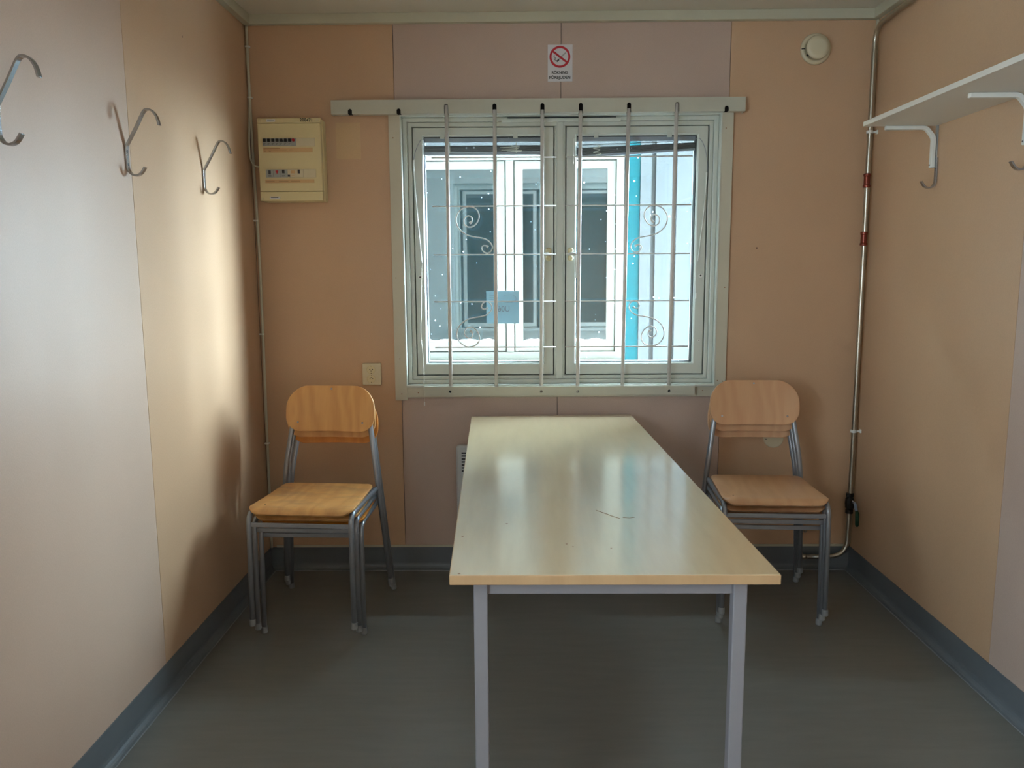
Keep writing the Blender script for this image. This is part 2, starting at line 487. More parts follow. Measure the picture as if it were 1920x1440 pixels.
bm = bmesh.new()
for a in ((-0.12, OX0, 0.006, 0.13, 0, H), (OX1, W + 0.12, 0.006, 0.13, 0, H), (OX0, OX1, 0.006, 0.13, 0, OZ0), (OX0, OX1, 0.006, 0.13, OZ1, H)):
    box(bm, *a, mi=3)
panels(bm, [(0, 0.632, 0, H), (0.632, OX0 - G, OZ0, OZ1), (0.632, 1.351, OZ1, H), (1.351, 2.074, OZ1, H), (OX1 + G, 2.074, OZ0, OZ1),
            (0.632, 1.338, 0, OZ0), (1.338, 2.074, 0, OZ0), (2.074, W, 0, H)], [0, 1, 1, 1, 1, 1, 1, 0], 'back')
wall_back = obj('wall_back', bm, ['tan', 'pink', 'light', 'gap'], **S)
obj('faded_patch', B(0.374, 0.481, -0.0006, 0.0, 1.864, 2.018), 'patch', wall_back)
for side, x0, x1, near in (('left', -0.12, -0.006, 2), ('right', W + 0.006, W + 0.12, 1)):
    bm = bmesh.new()
    ys = [0.0, -1.12, -2.32, -3.52, -4.72, RY]
    if side == 'left':
        for a in ((SY1, 0.0, 0, H), (RY, SY0, 0, H), (SY0, SY1, 0, SZ0), (SY0, SY1, SZ1, H)): box(bm, x0, x1, a[0], a[1], a[2], a[3], mi=3)
        panels(bm, [(-1.12, 0, 0, H), (-2.32, -1.12, 0, H), (SY1, -2.32, 0, H), (RY, SY0, 0, H), (SY0, SY1, 0, SZ0), (SY0, SY1, SZ1, H)], [0] + [near] * 5, side)
    else:
        box(bm, x0, x1, RY, 0.0, 0, H, mi=3)
        panels(bm, [(ys[i + 1], ys[i], 0, H) for i in range(5)], [0, near, near, near, near], side)
    obj('wall_' + side, bm, ['tan', 'pink', 'light', 'gap'], **S)
obj('wall_rear', B(-0.12, W + 0.12, RY - 0.12, RY, 0, H), 'tan', **S)
rw = thing('fill_window', None, None, (0, 0, 0), kind='structure')      # unseen window added in the left wall behind the camera for fill light
bm = bmesh.new()
for a in ((-0.11, -0.02, SY0, SY1, SZ0, SZ0 + .05), (-0.11, -0.02, SY0, SY1, SZ1 - .05, SZ1), (-0.11, -0.02, SY0, SY0 + .05, SZ0 + .05, SZ1 - .05), (-0.11, -0.02, SY1 - .05, SY1, SZ0 + .05, SZ1 - .05)): box(bm, *a)
obj('window_frame', bm, 'frame', rw)
obj('pane', B(-0.066, -0.062, SY0 + .04, SY1 - .04, SZ0 + .04, SZ1 - .04), 'glass2', rw)


# coved vinyl skirting
def skirting(name, along, flip=1):
    prof = [(0.0, 0.105), (0.0035, 0.105), (0.004, 0.09), (0.004, 0.03)]
    for k in range(1, 6):
        a = k / 5 * math.pi / 2
        prof.append((0.004 + 0.022 * (1 - math.cos(a)), 0.03 - 0.0265 * math.sin(a)))
    prof += [(0.026, 0.0), (0.0, 0.0)]
    bm = bmesh.new(); n = len(prof); A = []
    for t in along[1:]:
        A.append([bm.verts.new({'back': (t, -d, z), 'left': (d, t, z), 'right': (W - d, t, z), 'rear': (t, RY + d, z)}[along[0]]) for d, z in prof])
    for j in range(n): bm.faces.new((A[0][j], A[0][(j + 1) % n], A[1][(j + 1) % n], A[1][j]))
    bm.faces.new(A[0]); bm.faces.new(A[1][::-1])
    o = obj(name, bm, 'base', **S)
    d0, d1 = 0.0255, 0.0295
    a, b = along[1], along[2]
    r_ = {'back': (a, b, -d1, -d0), 'left': (d0, d1, b, a), 'right': (W - d1, W - d0, b, a), 'rear': (a, b, RY + d0, RY + d1)}[along[0]]
    obj('weld_seam', B(*r_, 0.0, 0.0016), 'weld', o)
    return o


skb = skirting('baseboard_back', ('back', 0.0, W))
sk_l = skirting('baseboard_left', ('left', -0.004, RY)); skirting('baseboard_right', ('right', -0.004, RY)); skirting('baseboard_rear', ('rear', 0.0, W))
# pale sealant strip on top of the back skirting, with nail heads
obj('trim_1', B(0.03, W - 0.03, -0.0045, 0.0, 0.1055, 0.116), 'trim', **S)
# boards where the walls meet the ceiling
obj('trim_2', B(0.0, W, -0.03, 0.0, 2.42, H), 'trim', bevel=0.002, **S)
obj('trim_3', B(0.0, 0.03, RY, -0.03, 2.42, H), 'trim', bevel=0.002, **S)
obj('trim_4', B(W - 0.03, W, RY, -0.03, 2.42, H), 'trim', bevel=0.002, **S)
obj('trim_5', B(W - 0.012, W, -0.012, 0.0, 0.12, 2.42), 'trim', bevel=0.003, **S)

# ------------------------------------------------------------------ window
win = thing('window_1', None, None, kind='structure')
bm = bmesh.new()
box(bm, 0.606, 0.66, -0.018, 0.0, 0.800, 2.05); box(bm, 2.040, 2.092, -0.018, 0.0, 0.812, 2.05)
box(bm, 0.66, 2.040, -0.018, 0.0, 0.813, 0.866); box(bm, 0.606, 2.092, -0.018, 0.0, 2.045, 2.09)
obj('casing', bm, 'case', win, bevel=0.0015)
bm = bmesh.new(); ring(bm, OX0, OX1, OZ0, OZ1, .006, .006, .006, .006, -0.021, 0.12)
obj('lining', bm, 'frame', win, bevel=0.001)
bm = bmesh.new()
ring(bm, 0.661, 2.037, 0.872, 2.039, .020, .020, .018, .018, 0.012, 0.115)
ring(bm, 0.681, 2.017, 0.890, 2.021, .019, .017, .017, .019, 0.026, 0.115)
obj('window_frame', bm, 'frame', win, bevel=0.003)
bm = bmesh.new()
box(bm, 1.334, 1.363, 0.016, 0.113, 0.893, 2.018); box(bm, 1.3245, 1.3725, 0.028, 0.113, 0.906, 2.003)
obj('mullion', bm, 'frame', win, bevel=0.003)
bm = bmesh.new(); ring(bm, 0.690, 1.330, 0.898, 2.012, .03, .03, .03, .03, 0.062, 0.07); ring(bm, 1.366, 2.010, 0.898, 2.012, .03, .03, .03, .03, 0.062, 0.07)
obj('seal', bm, 'seal', win)
for sx0, sx1, hs in ((0.7035, 1.3205, 1), (1.3765, 1.9955, -1)):
    bm = bmesh.new(); ring(bm, sx0, sx1, 0.911, 1.999, .042, .042, .048, .032, 0.030, 0.061)
    sash = obj('sash', bm, 'frame', win, bevel=0.003)
    bm = bmesh.new(); ring(bm, sx0 + .036, sx1 - .036, 0.953, 1.972, .009, .009, .009, .009, 0.036, 0.058)
    obj('glazing_bead', bm, 'frame', sash, bevel=0.003)
    bm = bmesh.new(); ring(bm, sx0 + .02, sx1 - .02, 0.935, 1.990, .027, .027, .030, .022, 0.088, 0.112)
    obj('outer_sash', bm, 'extw', sash)
    bm = bmesh.new(); ring(bm, sx0 + .043, sx1 - .043, 0.959, 1.966, .005, .005, .005, .005, 0.0565, 0.0975)
    obj('rubber_seal', bm, 'seal', sash)
    obj('pane', B(sx0 + .041, sx1 - .041, 0.0535, 0.0555, 0.957, 1.970), 'glass', sash)
    obj('outer_pane', B(sx0 + .04, sx1 - .04, 0.0995, 0.1015, 0.957, 1.970), 'glass2', sash)
    xh = sx1 - 0.022 if hs > 0 else sx0 + 0.020
    for z in (1.466, 1.433): obj('handle_rosette', L([(.013, 0), (.013, .005), (.009, .010)], (xh, 0.030, z)), 'oldplastic', sash)
    d = 1 if hs < 0 else -1
    obj('handle', T(fillet([(xh, 0.022, 1.45), (xh, -0.004, 1.452), (xh + d * .024, -0.008, 1.448), (xh + d * .027, -0.006, 1.345)], .012), .0075, 10),
        'white', sash, smooth=True)
    xs = sx0 + 0.020 if hs > 0 else sx1 - 0.018
    for zz, rr in ((1.352, .009), (1.063, .006)):
        bm = bmesh.new(); lathe(bm, [(rr, 0), (rr, .002), (rr * .6, .0025)], (xs, 0.030, zz), n=16)
        sc = obj('screw_cap', bm, 'white', sash)
        obj('screw', L([(rr * .42, 0), (rr * .42, .001)], (xs, 0.0274, zz), n=12), 'ink', sc)
    for hx in (0.12, 0.44):
        obj('blind_clip', B(sx0 + hx, sx0 + hx + .02, 0.027, 0.034, 1.952, 1.975), 'frame', sash, bevel=.001)
# trickle vent on the head of the frame
vs_ = obj('vent_slide', B(1.094, 1.612, 0.002, 0.013, 2.016, 2.031), 'frame', win, bevel=.002)
obj('vent_slot', B(1.12, 1.59, 0.004, 0.012, 2.0335, 2.036), 'seal', win)
obj('sill', B(0.66, 2.04, -0.030, 0.012, 0.860, 0.871), 'frame', win, bevel=.002)
obj('outer_sill', B(0.64, 2.06, 0.115, 0.20, 0.905, 0.925), 'extw', win)
# nails in the casing
bm = bmesh.new()
for x, z in ((.625, 1.95), (.622, 1.35), (.63, .99), (.635, .83), (2.06, 1.98), (2.075, 1.3), (2.055, .885), (2.078, .882), (1.99, .84), (.71, .835)):
    lathe(bm, [(.0025, 0), (.0025, .0006)], (x, -0.018, z), n=8)
obj('nail_head', bm, 'fadeink', win)

# ------------------------------------------------------------------ security grille over the window
gr = thing('window_grille', 'grey white steel grille of bars and scrolls mounted over the window', 'grille', (1.35, -0.02, 0.83))


def gadd(name, bm, m, parent=None, **k):
    o = obj(name, bm, m, parent or gr, **k)
    if parent is None: o.location = -gr.location
    return o


bm = bmesh.new()
box(bm, 0.368, 2.131, -0.052, -0.0485, 2.044, 2.102)
box(bm, 0.368, 2.131, -0.0485, -0.0195, 2.0985, 2.102)
tr_ = gadd('front_rail', bm, 'rail')


def slot(x, z0, z1, r):
    def f(b):
        n = 14; pr = [(x - r, z0), (x + r, z0)] + [(x + r * math.cos(a), z1 - r + r * math.sin(a)) for a in [math.pi * k / n for k in range(n + 1)]]
        A = [b.verts.new((p[0], -0.06, p[1])) for p in pr]; C_ = [b.verts.new((p[0], -0.03, p[1])) for p in pr]
        b.faces.new(A); b.faces.new(C_[::-1])
        for i in range(len(pr)): b.faces.new((A[i], C_[i], C_[(i + 1) % len(pr)], A[(i + 1) % len(pr)]))
    return f


bx_t = [0.860, 1.066, 1.270, 1.433, 1.638, 1.842]
bx_b = [0.859, 1.063, 1.264, 1.427, 1.627, 1.834]
cut(tr_, [slot(x, 2.03, 2.083, .0088) for x in bx_t] + [slot(x, 2.03, 2.066, .0088) for x in (0.449, 0.657, 2.052)])
bm = bmesh.new(); box(bm, 0.368, 2.131, -0.020, -0.0185, 2.045, 2.10)
gadd('back_plate', bm, 'gap')
bm = bmesh.new()
for a, b in zip([0.368, .458, .666] + [x + .009 for x in bx_t] + [2.061], [.440, .648] + [x - .009 for x in bx_t] + [2.043, 2.131]):
    box(bm, a, b, -0.0485, -0.0195, 2.044, 2.0465)
gadd('under_plate', bm, 'rail')
gadd('end_cap', B(0.368, 0.3705, -0.0485, -0.0, 2.044, 2.0985), 'rail'); gadd('end_cap', B(2.1285, 2.131, -0.0485, 0.0, 2.044, 2.0985), 'rail')
bm = bmesh.new(); box(bm, 0.742, 1.948, -0.052, -0.019, 0.8265, 0.8665)
br_ = gadd('bottom_rail', bm, 'rail')


def hole(x, z, r):
    def f(b):
        lathe(b, [(r, -0.0), (r, 0.02)], (x, -0.04, z), n=20)
    return f


cut(br_, [hole(x, 0.8435, .0065) for x in (0.856, 1.264, 1.427, 1.834)])
for x in (0.856, 1.834): obj('hole_shade', L([(.0063, 0), (.0063, .001)], (x, -0.041, 0.8435), n=16), 'seal', br_)  # dark discs at the hole bottoms, shade put into their colour
for x in (1.264, 1.427): obj('screw_head', L([(.0058, 0), (.0058, .004), (.003, .006)], (x, -0.041, 0.8435), n=16), 'chrome', br_)
YG = -0.038
ztops = [2.080, 2.060, 2.058, 2.052, 2.060, 2.080]
for xt, xb, zt in zip(bx_t, bx_b, ztops):
    gadd('vertical_bar', T([(xb, YG, 0.8665), (xt, YG, zt)], 0.0082, 14), 'bar', smooth=True)
zc = [1.862, 1.657, 1.449, 1.244, 1.042]
for z in zc:
    gadd('crossbar', T([(0.792, YG, z), (1.330, YG, z)], 0.0027, 8), 'bar', smooth=True)
    gadd('crossbar', T([(1.370, YG, z), (1.915, YG, z)], 0.0027, 8), 'bar', smooth=True)
# scroll drawn in crop pixels, then placed on the grille plane
cropc = [(895, 1190), (872, 1165), (878, 1132), (905, 1120), (935, 1135), (948, 1165), (940, 1200), (910, 1220), (870, 1218),
         (830, 1185), (808, 1130), (820, 1080), (855, 1048), (905, 1038), (960, 1055), (1000, 1095), (1018, 1150), (1005, 1215),
         (970, 1260), (920, 1293), (860, 1310), (790, 1322), (740, 1338), (706, 1368), (690, 1404), (703, 1440), (735, 1460),
         (770, 1448), (788, 1414), (773, 1392), (748, 1393), (728, 1406)]
KX = (1.918 - 1.372) / (1298 - 1061)
scroll = []
for cx_, cy_ in cropc:
    px = 1040 + cx_ / 4.8; py = 170 + cy_ / 4.8
    scroll.append((1.372 + (px - 1061) * KX, 1.657 - (py - 385) * (1.657 - 1.449) / (476.5 - 385)))
z_hi = max(p[1] for p in scroll); scroll = [(x, z - (z_hi - 1.655)) for x, z in scroll]
MX = (1.353) * 2
for mx_ in (0, 1):
    for mz in (0, 1):
        pts = [((MX - x if mx_ else x) - (0.004 if mz else 0), YG, (2.699 - z if mz else z)) for x, z in scroll]
        sp_ = spline(pts, 5)
        rr = [0.0027] * len(sp_)
        for i, v in enumerate((.0055, .006, .0055, .0045, .0035)): rr[i] = v; rr[-1 - i] = v
        gadd('scroll', T(sp_, rr, 8, up0=(0, 1, 0)), 'bar', smooth=True)

# ------------------------------------------------------------------ blinds
YB = 0.078
bl = thing('venetian_blind', 'raised venetian blind hanging level in the left window sash', 'blind', (1.01, YB, 1.95), group='venetian blinds')


def part(root, name, bm, m, **k):
    o = obj(name, bm, m, root, **k); o.location = -root.location
    return o


part(bl, 'head_rail', B(0.748, 1.275, YB - .009, YB + .009, 1.943, 1.966), 'blind')
bm = bmesh.new()
for k in range(8): box(bm, 0.748, 1.275, YB - .008, YB + .008, 1.9025 + k * .0034, 1.9048 + k * .0034)
part(bl, 'slats', bm, 'slat')
part(bl, 'bottom_rail', B(0.748, 1.275, YB - .008, YB + .008, 1.889, 1.900), 'blind')
for x in (.86, 1.155): part(bl, 'ladder_cord', B(x, x + .004, YB - .0095, YB - .0085, 1.895, 1.94), 'cord')
pts = spline([(1.135 + .05 * math.sin(k * 2.3), YB - .011, 1.925 - k * .0035) for k in range(8)], 4)
part(bl, 'cord_bundle', T(pts, .0016, 6), 'cord')
part(bl, 'pull_cable', T(spline([(0.75, .048, 1.950), (0.738, .026, 1.944), (0.716, .024, 1.900), (0.707, .024, 1.860)], 6), .0018, 6), 'greymetal', smooth=True)
part(bl, 'tilt_wand', T(spline([(0.7065, .022, 1.862), (0.707, .022, 1.81), (0.716, .020, 1.65), (0.727, .020, 1.504), (0.733, .022, 1.417)], 5), [.004] * 5 + [.0026] * 16, 8), 'white', smooth=True)
part(bl, 'pull_cord', T(spline([(0.733, .022, 1.41), (0.727, .020, 1.20), (0.723, .016, 1.10), (0.735, .0, 0.96), (0.741, -.058, 0.875), (0.742, -.058, 0.80)], 6), .0009, 6), 'cord')
part(bl, 'cord_tassel', T([(0.742, -.058, 0.80), (0.742, -.058, 0.782)], .0028, 8), 'white')
bl2 = thing('venetian_blind', 'raised venetian blind hanging askew in the right window sash', 'blind', (1.70, YB, 1.95), group='venetian blinds')
part(bl2, 'head_rail', B(1.425, 1.948, YB - .009, YB + .009, 1.943, 1.966), 'blind')
bm = bmesh.new()


def slope(bm, x0, x1, za, zb, th):
    vs = [bm.verts.new(p) for p in ((x0, YB - .008, za), (x1, YB - .008, zb), (x1, YB + .008, zb), (x0, YB + .008, za),
                                   (x0, YB - .008, za + th), (x1, YB - .008, zb + th), (x1, YB + .008, zb + th), (x0, YB + .008, za + th))]
    for q in ((0, 1, 2, 3), (4, 7, 6, 5), (0, 4, 5, 1), (2, 6, 7, 3), (0, 3, 7, 4), (1, 5, 6, 2)): bm.faces.new([vs[i] for i in q])


for k in range(7): slope(bm, 1.425, 1.948, 1.884 + k * .0046, 1.911 + k * .0036, .0026)
slope(bm, 1.425, 1.85, 1.9265, 1.939, .0012)
part(bl2, 'slats', bm, 'slat')
bm = bmesh.new(); slope(bm, 1.425, 1.948, 1.873, 1.901, .009); part(bl2, 'bottom_rail', bm, 'blind')
pts = spline([(1.515 + .02 * math.sin(k * 2.3), YB - .011, 1.925 - k * .006) for k in range(8)], 4)
part(bl2, 'cord_bundle', T(pts, .0016, 6), 'cord')
part(bl2, 'pull_cable', T(spline([(1.945, .048, 1.948), (1.962, .026, 1.94), (1.982, .024, 1.90), (1.993, .024, 1.84), (1.993, .024, 1.80)], 6), .0015, 6), 'greymetal', smooth=True)
part(bl2, 'tilt_wand', T(spline([(1.991, .022, 1.80), (1.990, .022, 1.76), (1.982, .020, 1.62), (1.970, .020, 1.50), (1.963, .022, 1.415)], 5), [.004] * 5 + [.0026] * 16, 8), 'white', smooth=True)
part(bl2, 'side_cord', T([(1.408, .026, 1.95), (1.407, .026, 1.84)], .0022, 8), 'white')
part(bl2, 'cord_tassel', T([(1.9595, .024, 1.275), (1.9595, .024, 1.250)], .004, 8), 'white')

# paper stuck to the inner pane
pp = thing('paper_sheet', 'square grey sheet of paper stuck low on the left window pane', 'paper', (1.092, 0.056, 1.214))
obj('sheet', B(-.074, .074, 0, .0006, -.073, .073), 'paper', pp)
bm = bmesh.new()
for k in range(5): box(bm, -.060, -.030 + .012 * (k % 2), -.0006, -.0001, .052 - k * .009, .0535 - k * .009)
tube(bm, spline([(.005, -.0006, .055), (.045, -.0006, .056), (.062, -.0006, .038), (.045, -.0006, .022), (.01, -.0006, .022)], 6), .0006, 4)
obj('printed_lines', bm, 'blind', pp)
t_ = text('handwriting', 'U06', .036, (.005, -.0006, -.008), 'blind', pp, rot=(math.pi / 2, 0, 0)); t_.scale = (-0.9, 1, 1)


# ------------------------------------------------------------------ wall things
# fuse box
fb = thing('fuse_box', 'cream plastic fuse box with two rows of breakers on the back wall', 'fuse box', (0.194, 0, 1.85))


def fp(name, a, m, parent=None, **k):
    bm = B(*a); o = obj(name, bm, m, parent or fb, **k)
    if parent is None: o.location = -fb.location
    return o


bm = bmesh.new(); box(bm, 0.060, 0.331, -0.055, 0.0, 1.679, 2.022)
base_ = obj('back_box', bm, 'cream', fb, bevel=.006); base_.location = -fb.location
bm = bmesh.new(); box(bm, 0.057, 0.327, -0.080, -0.055, 1.722, 2.004); box(bm, 0.057, 0.327, -0.080, -0.055, 2.0052, 2.026); box(bm, 0.057, 0.327, -0.080, -0.055, 1.681, 1.7208)
cov = obj('cover', bm, 'cream', fb, bevel=.003); cov.location = -fb.location
YF = -0.080
for zc_, row in ((1.925, 0), (1.796, 1)):
    w_ = obj('breaker_window', B(0.079 + row * .006, 0.301, YF - .002, YF + .001, zc_ - .017, zc_ + .018), 'cream2', fb, bevel=.001); w_.location = -fb.location
    if row == 0:
        for k in range(8):
            b_ = obj('breaker', B(.0795 + k * .0178, .0795 + k * .0178 + .0172, YF - .007, YF - .0018, zc_ - .015, zc_ + .016), 'brk', fb, bevel=.0006); b_.location = -fb.location
            if k < 7:
                obj('toggle', B(.084 + k * .0178, .084 + k * .0178 + .0105, YF - .014, YF - .007, zc_ + .001, zc_ + .014), 'black', b_)
                bm = bmesh.new(); x_ = .083 + k * .0178
                for q in range(3): box(bm, x_, x_ + .009 - .002 * q, YF - .0074, YF - .007, zc_ - .004 - q * .0035, zc_ - .003 - q * .0035)
                obj('marking', bm, 'slat', b_)
            else:
                obj('toggle', L([(.0062, 0), (.0062, .006)], (.0795 + 7.45 * .0178, YF - .007, zc_ + .008), n=16), 'red', b_)
    else:
        for x0, x1, m_ in ((.088, .119, 'brk'), (.1195, .1495, 'brk'), (.150, .180, 'brk'), (.1805, .249, 'cream2')):
            b_ = obj('breaker', B(x0, x1, YF - .007, YF - .0018, zc_ - .016, zc_ + .016), m_, fb, bevel=.0006); b_.location = -fb.location
            if x0 == .088: obj('key_switch', boxes([(.1, .109, YF - .012, YF - .007, zc_ - .004, zc_ + .012), (.098, .111, YF - .0095, YF - .007, zc_ - .012, zc_ - .009)]), 'slat', b_)
            elif x0 == .1195: obj('toggle', boxes([(.131, .140, YF - .012, YF - .007, zc_ + .004, zc_ + .012), (.134, .138, YF - .011, YF - .007, zc_ - .001, zc_ + .004)]), 'red', b_)
            elif x0 == .150:
                obj('toggle', B(.159, .168, YF - .014, YF - .007, zc_ + .000, zc_ + .014), 'black', b_)
                obj('marking', boxes([(.156, .17, YF - .0074, YF - .007, zc_ - .008, zc_ - .007), (.156, .166, YF - .0074, YF - .007, zc_ - .012, zc_ - .011)]), 'slat', b_)
            else:
                obj('toggle', B(.2255, .2335, YF - .012, YF - .007, zc_ - .001, zc_ + .0145), 'ink', b_)
                obj('test_button', B(.182, .191, YF - .010, YF - .007, zc_ - .014, zc_ - .006), 'ink', b_)
                obj('marking', boxes([(.195, .213, YF - .0074, YF - .007, zc_ - .001, zc_ + .012), (.195, .21, YF - .0074, YF - .007, zc_ - .009, zc_ - .0075)]), 'label', b_)
lb = fp('paper_label', (.079, .290, YF - .0015, YF, 1.884, 1.903), 'label')
obj('printed_lines', boxes([(.082, .150, YF - .0019, YF - .0015, 1.8985, 1.900), (.082, .09, YF - .0019, YF - .0015, 1.893, 1.8943), (.098, .18, YF - .0019, YF - .0015, 1.893, 1.8943), (.19, .205, YF - .0019, YF - .0015, 1.893, 1.8943), (.083, .09, YF - .0019, YF - .0015, 1.8875, 1.889), (.103, .112, YF - .0019, YF - .0015, 1.8875, 1.889)]), 'fadeink', lb)
lb = fp('paper_label', (.082, .292, YF - .0015, YF, 1.757, 1.771), 'label')
obj('printed_lines', boxes([(.085, .122, YF - .0019, YF - .0015, 1.7635, 1.765), (.14, .181, YF - .0019, YF - .0015, 1.7635, 1.765), (.193, .232, YF - .0019, YF - .0015, 1.7635, 1.765)]), 'fadeink', lb)
lb = fp('cover_sticker', (.098, .135, YF - .0012, YF, 2.010, 2.021), 'sign'); obj('printed_lines', boxes([(.102, .13, YF - .0016, YF - .0012, 2.014, 2.0165)]), 'brk', lb)
lb = fp('cover_sticker', (.098, .142, YF - .0012, YF, 1.690, 1.700), 'sign'); obj('printed_lines', boxes([(.103, .135, YF - .0016, YF - .0012, 1.6945, 1.6968)]), 'ink', lb)
t_ = text('handwritten_number', '288471', .0185, (.268 - fb.location.x, YF - .0004, 2.0155 - fb.location.z), 'ink', fb, bold=.0004); t_.rotation_euler = (math.pi / 2, 0.03, 0)
for x, z in ((.068, 2.016), (.314, 2.016), (.067, 1.690), (.315, 1.690)):
    o_ = obj('cover_screw', L([(.006, 0), (.006, .001), (.004, .0015)], (x, YF, z), n=16), 'oldplastic', fb); o_.location = -fb.location

# cable down the left corner with a branch to the fuse box
cb = thing('electric_cable', 'thin pale cable running down the left corner beside the fuse box', 'cable', (0.012, -0.01, 0.12))
ctr = [(0.010, -0.012, 2.418), (0.010, -0.011, 2.0), (0.017, -0.009, 1.40), (0.012, -0.009, 0.70), (0.009, -0.011, 0.107)]
part(cb, 'main_cable', T(spline(ctr, 8), .0062, 10), 'trim', smooth=True)
part(cb, 'branch_cable', T(spline([(0.012, -0.022, 2.12), (0.012, -0.045, 2.0), (0.014, -0.060, 1.88), (0.030, -0.062, 1.835), (0.058, -0.05, 1.828)], 7), .0035, 8), 'trim', smooth=True)
for z in (2.33, 2.12, 1.6, 1.1, .6):
    part(cb, 'cable_clip', B(0.002, 0.020, -0.02, 0.0, z, z + .006), 'white')

# no smoking sign
sg = thing('no_smoking_sign', 'white no smoking notice with a red crossed circle above the window', 'sign', (1.347, 0, 2.257))
obj('plate', B(-.053, .053, -.002, 0, -.0755, .0755), 'sign', sg, bevel=.0006)


def annulus(r0, r1, c, y0, y1, n=48):
    bm = bmesh.new(); R_ = []
    for r, y in ((r0, y0), (r1, y0), (r1, y1), (r0, y1)):
        R_.append([bm.verts.new((c[0] + r * math.cos(2 * math.pi * k / n), y, c[1] + r * math.sin(2 * math.pi * k / n))) for k in range(n)])
    for i in range(4):
        for k in range(n): bm.faces.new((R_[i][k], R_[i][(k + 1) % n], R_[(i + 1) % 4][(k + 1) % n], R_[(i + 1) % 4][k]))
    return bm


SC = (-0.001, 0.0255)


def rbar(bm, c, ln, w, ang, y0, y1):
    ca, sa = math.cos(ang), math.sin(ang); P4 = [(-ln, -w), (ln, -w), (ln, w), (-ln, w)]
    q = [(c[0] + a * ca - b * sa, c[1] + a * sa + b * ca) for a, b in P4]
    A = [bm.verts.new((x, y0, z)) for x, z in q]; D = [bm.verts.new((x, y1, z)) for x, z in q]
    bm.faces.new(A); bm.faces.new(D[::-1])
    for i in range(4): bm.faces.new((A[i], D[i], D[(i + 1) % 4], A[(i + 1) % 4]))


bm = annulus(.0355, .0445, SC, -.0026, -.0019); rbar(bm, SC, .038, .0042, math.radians(-37), -.0027, -.0019)
obj('prohibition_ring', bm, 'signred', sg)
bm = bmesh.new(); rbar(bm, (.010, .030), .019, .0028, math.radians(42), -.0023, -.0019)
obj('cigarette_symbol', bm, 'brk', sg)
bm = bmesh.new(); rbar(bm, (-.0095, .0105), .0065, .0032, math.radians(42), -.0023, -.0019)
tube(bm, spline([(-.024, -.0021, .032), (-.026, -.0021, .026), (-.0205, -.0021, .021), (-.023, -.0021, .014), (-.016, -.0021, .010), (-.011, -.0021, .005)], 5), .0012, 6)
obj('smoke_symbol', bm, 'ink', sg)
text('lettering', 'RÖKNING', .0152, (-.001, -.0021, -.0395), 'ink', sg, bold=.0005)
text('lettering', 'FÖRBJUDEN', .0168, (-.001, -.0021, -.0595), 'ink', sg, bold=.0005)

# round air valve
av_ = thing('air_vent', 'round cream air valve high on the back wall near the right corner', 'vent', (2.432, 0, 2.304))
obj('outer_ring', L([(.062, 0), (.0645, .004), (.062, .012), (.052, .016), (.046, .010), (.040, .004)], (0, 0, 0), n=48), 'cream2', av_, smooth=True)
obj('centre_disc', L([(.034, .012), (.046, .026), (.0485, .034), (.046, .040), (.030, .042)], (0, 0, 0), n=48), 'cream2', av_, smooth=True)
obj('spindle', L([(.012, 0), (.012, .014)], (0, 0, 0), n=16), 'chrome', av_)
for a in ((-.062, -.048, -.017, -.013, -.003, .001), (-.044, -.032, -.030, -.024, -.033, -.028)): obj('ring_clip', B(*a), 'ink', av_)

# double socket
so = thing('power_socket', 'cream double power socket on the back wall left of the window', 'socket', (0.501, 0, 0.920))
obj('plate', B(-.0425, .0425, -.018, 0, -.050, .050), 'cream2', so, bevel=.005, seg=3)
for z, s_ in ((.021, 1), (-.021, -1)):
    c_ = obj('socket_recess', L([(.0195, 0), (.0198, .0012), (.0185, .0016), (.0180, .0006)], (-.003, -.018, z), n=32), 'oldplastic', so)
    for x_, z_, r_ in ((-.0075, z + .001, .0022), (.0045, z + .001, .0022), (-.0015, z + .016, .0016), (-.0015, z - .016, .0020)):
        obj('contact_hole', L([(r_, 0), (r_, .0006)], (x_, -.0190, z_), n=12), 'ink', c_)
    obj('earth_clip', boxes([(-.005, .002, -.0192, -.0186, z - s_ * .006 - .001, z - s_ * .006 + .001)]), 'ink', c_)

# blank round cover
bc = thing('blank_cover', 'round cream blanking plate on the back wall behind the right chairs', 'cover plate', (2.322, 0, 0.618))
obj('disc', L([(.046, 0), (.046, .002), (.043, .004)], (0, 0, 0), n=40), 'cream2', bc)
obj('screw', L([(.0025, 0), (.0025, .0006)], (-.035, -.0040, -.006), n=10), 'ink', bc)

# panel heater
ht = thing('panel_heater', 'white electric panel heater with slotted top on the wall behind the table', 'heater', (1.28, 0, 0.36))
hb = obj('panel', B(-.400, .400, -.072, -.022, -.225, .240), 'heater', ht, bevel=.014, seg=4)
for x in (-.25, .22): obj('wall_bracket', B(x, x + .03, -.03, 0, -.1, .15), 'heater', ht)
bm = bmesh.new()
for gx in range(13):
    for r_ in range(7):
        box(bm, -.375 + gx * .0585, -.375 + gx * .0585 + .046, -.0728, -.0715, .205 - r_ * .0136, .2112 - r_ * .0136)
obj('air_slots', bm, 'seal', ht)

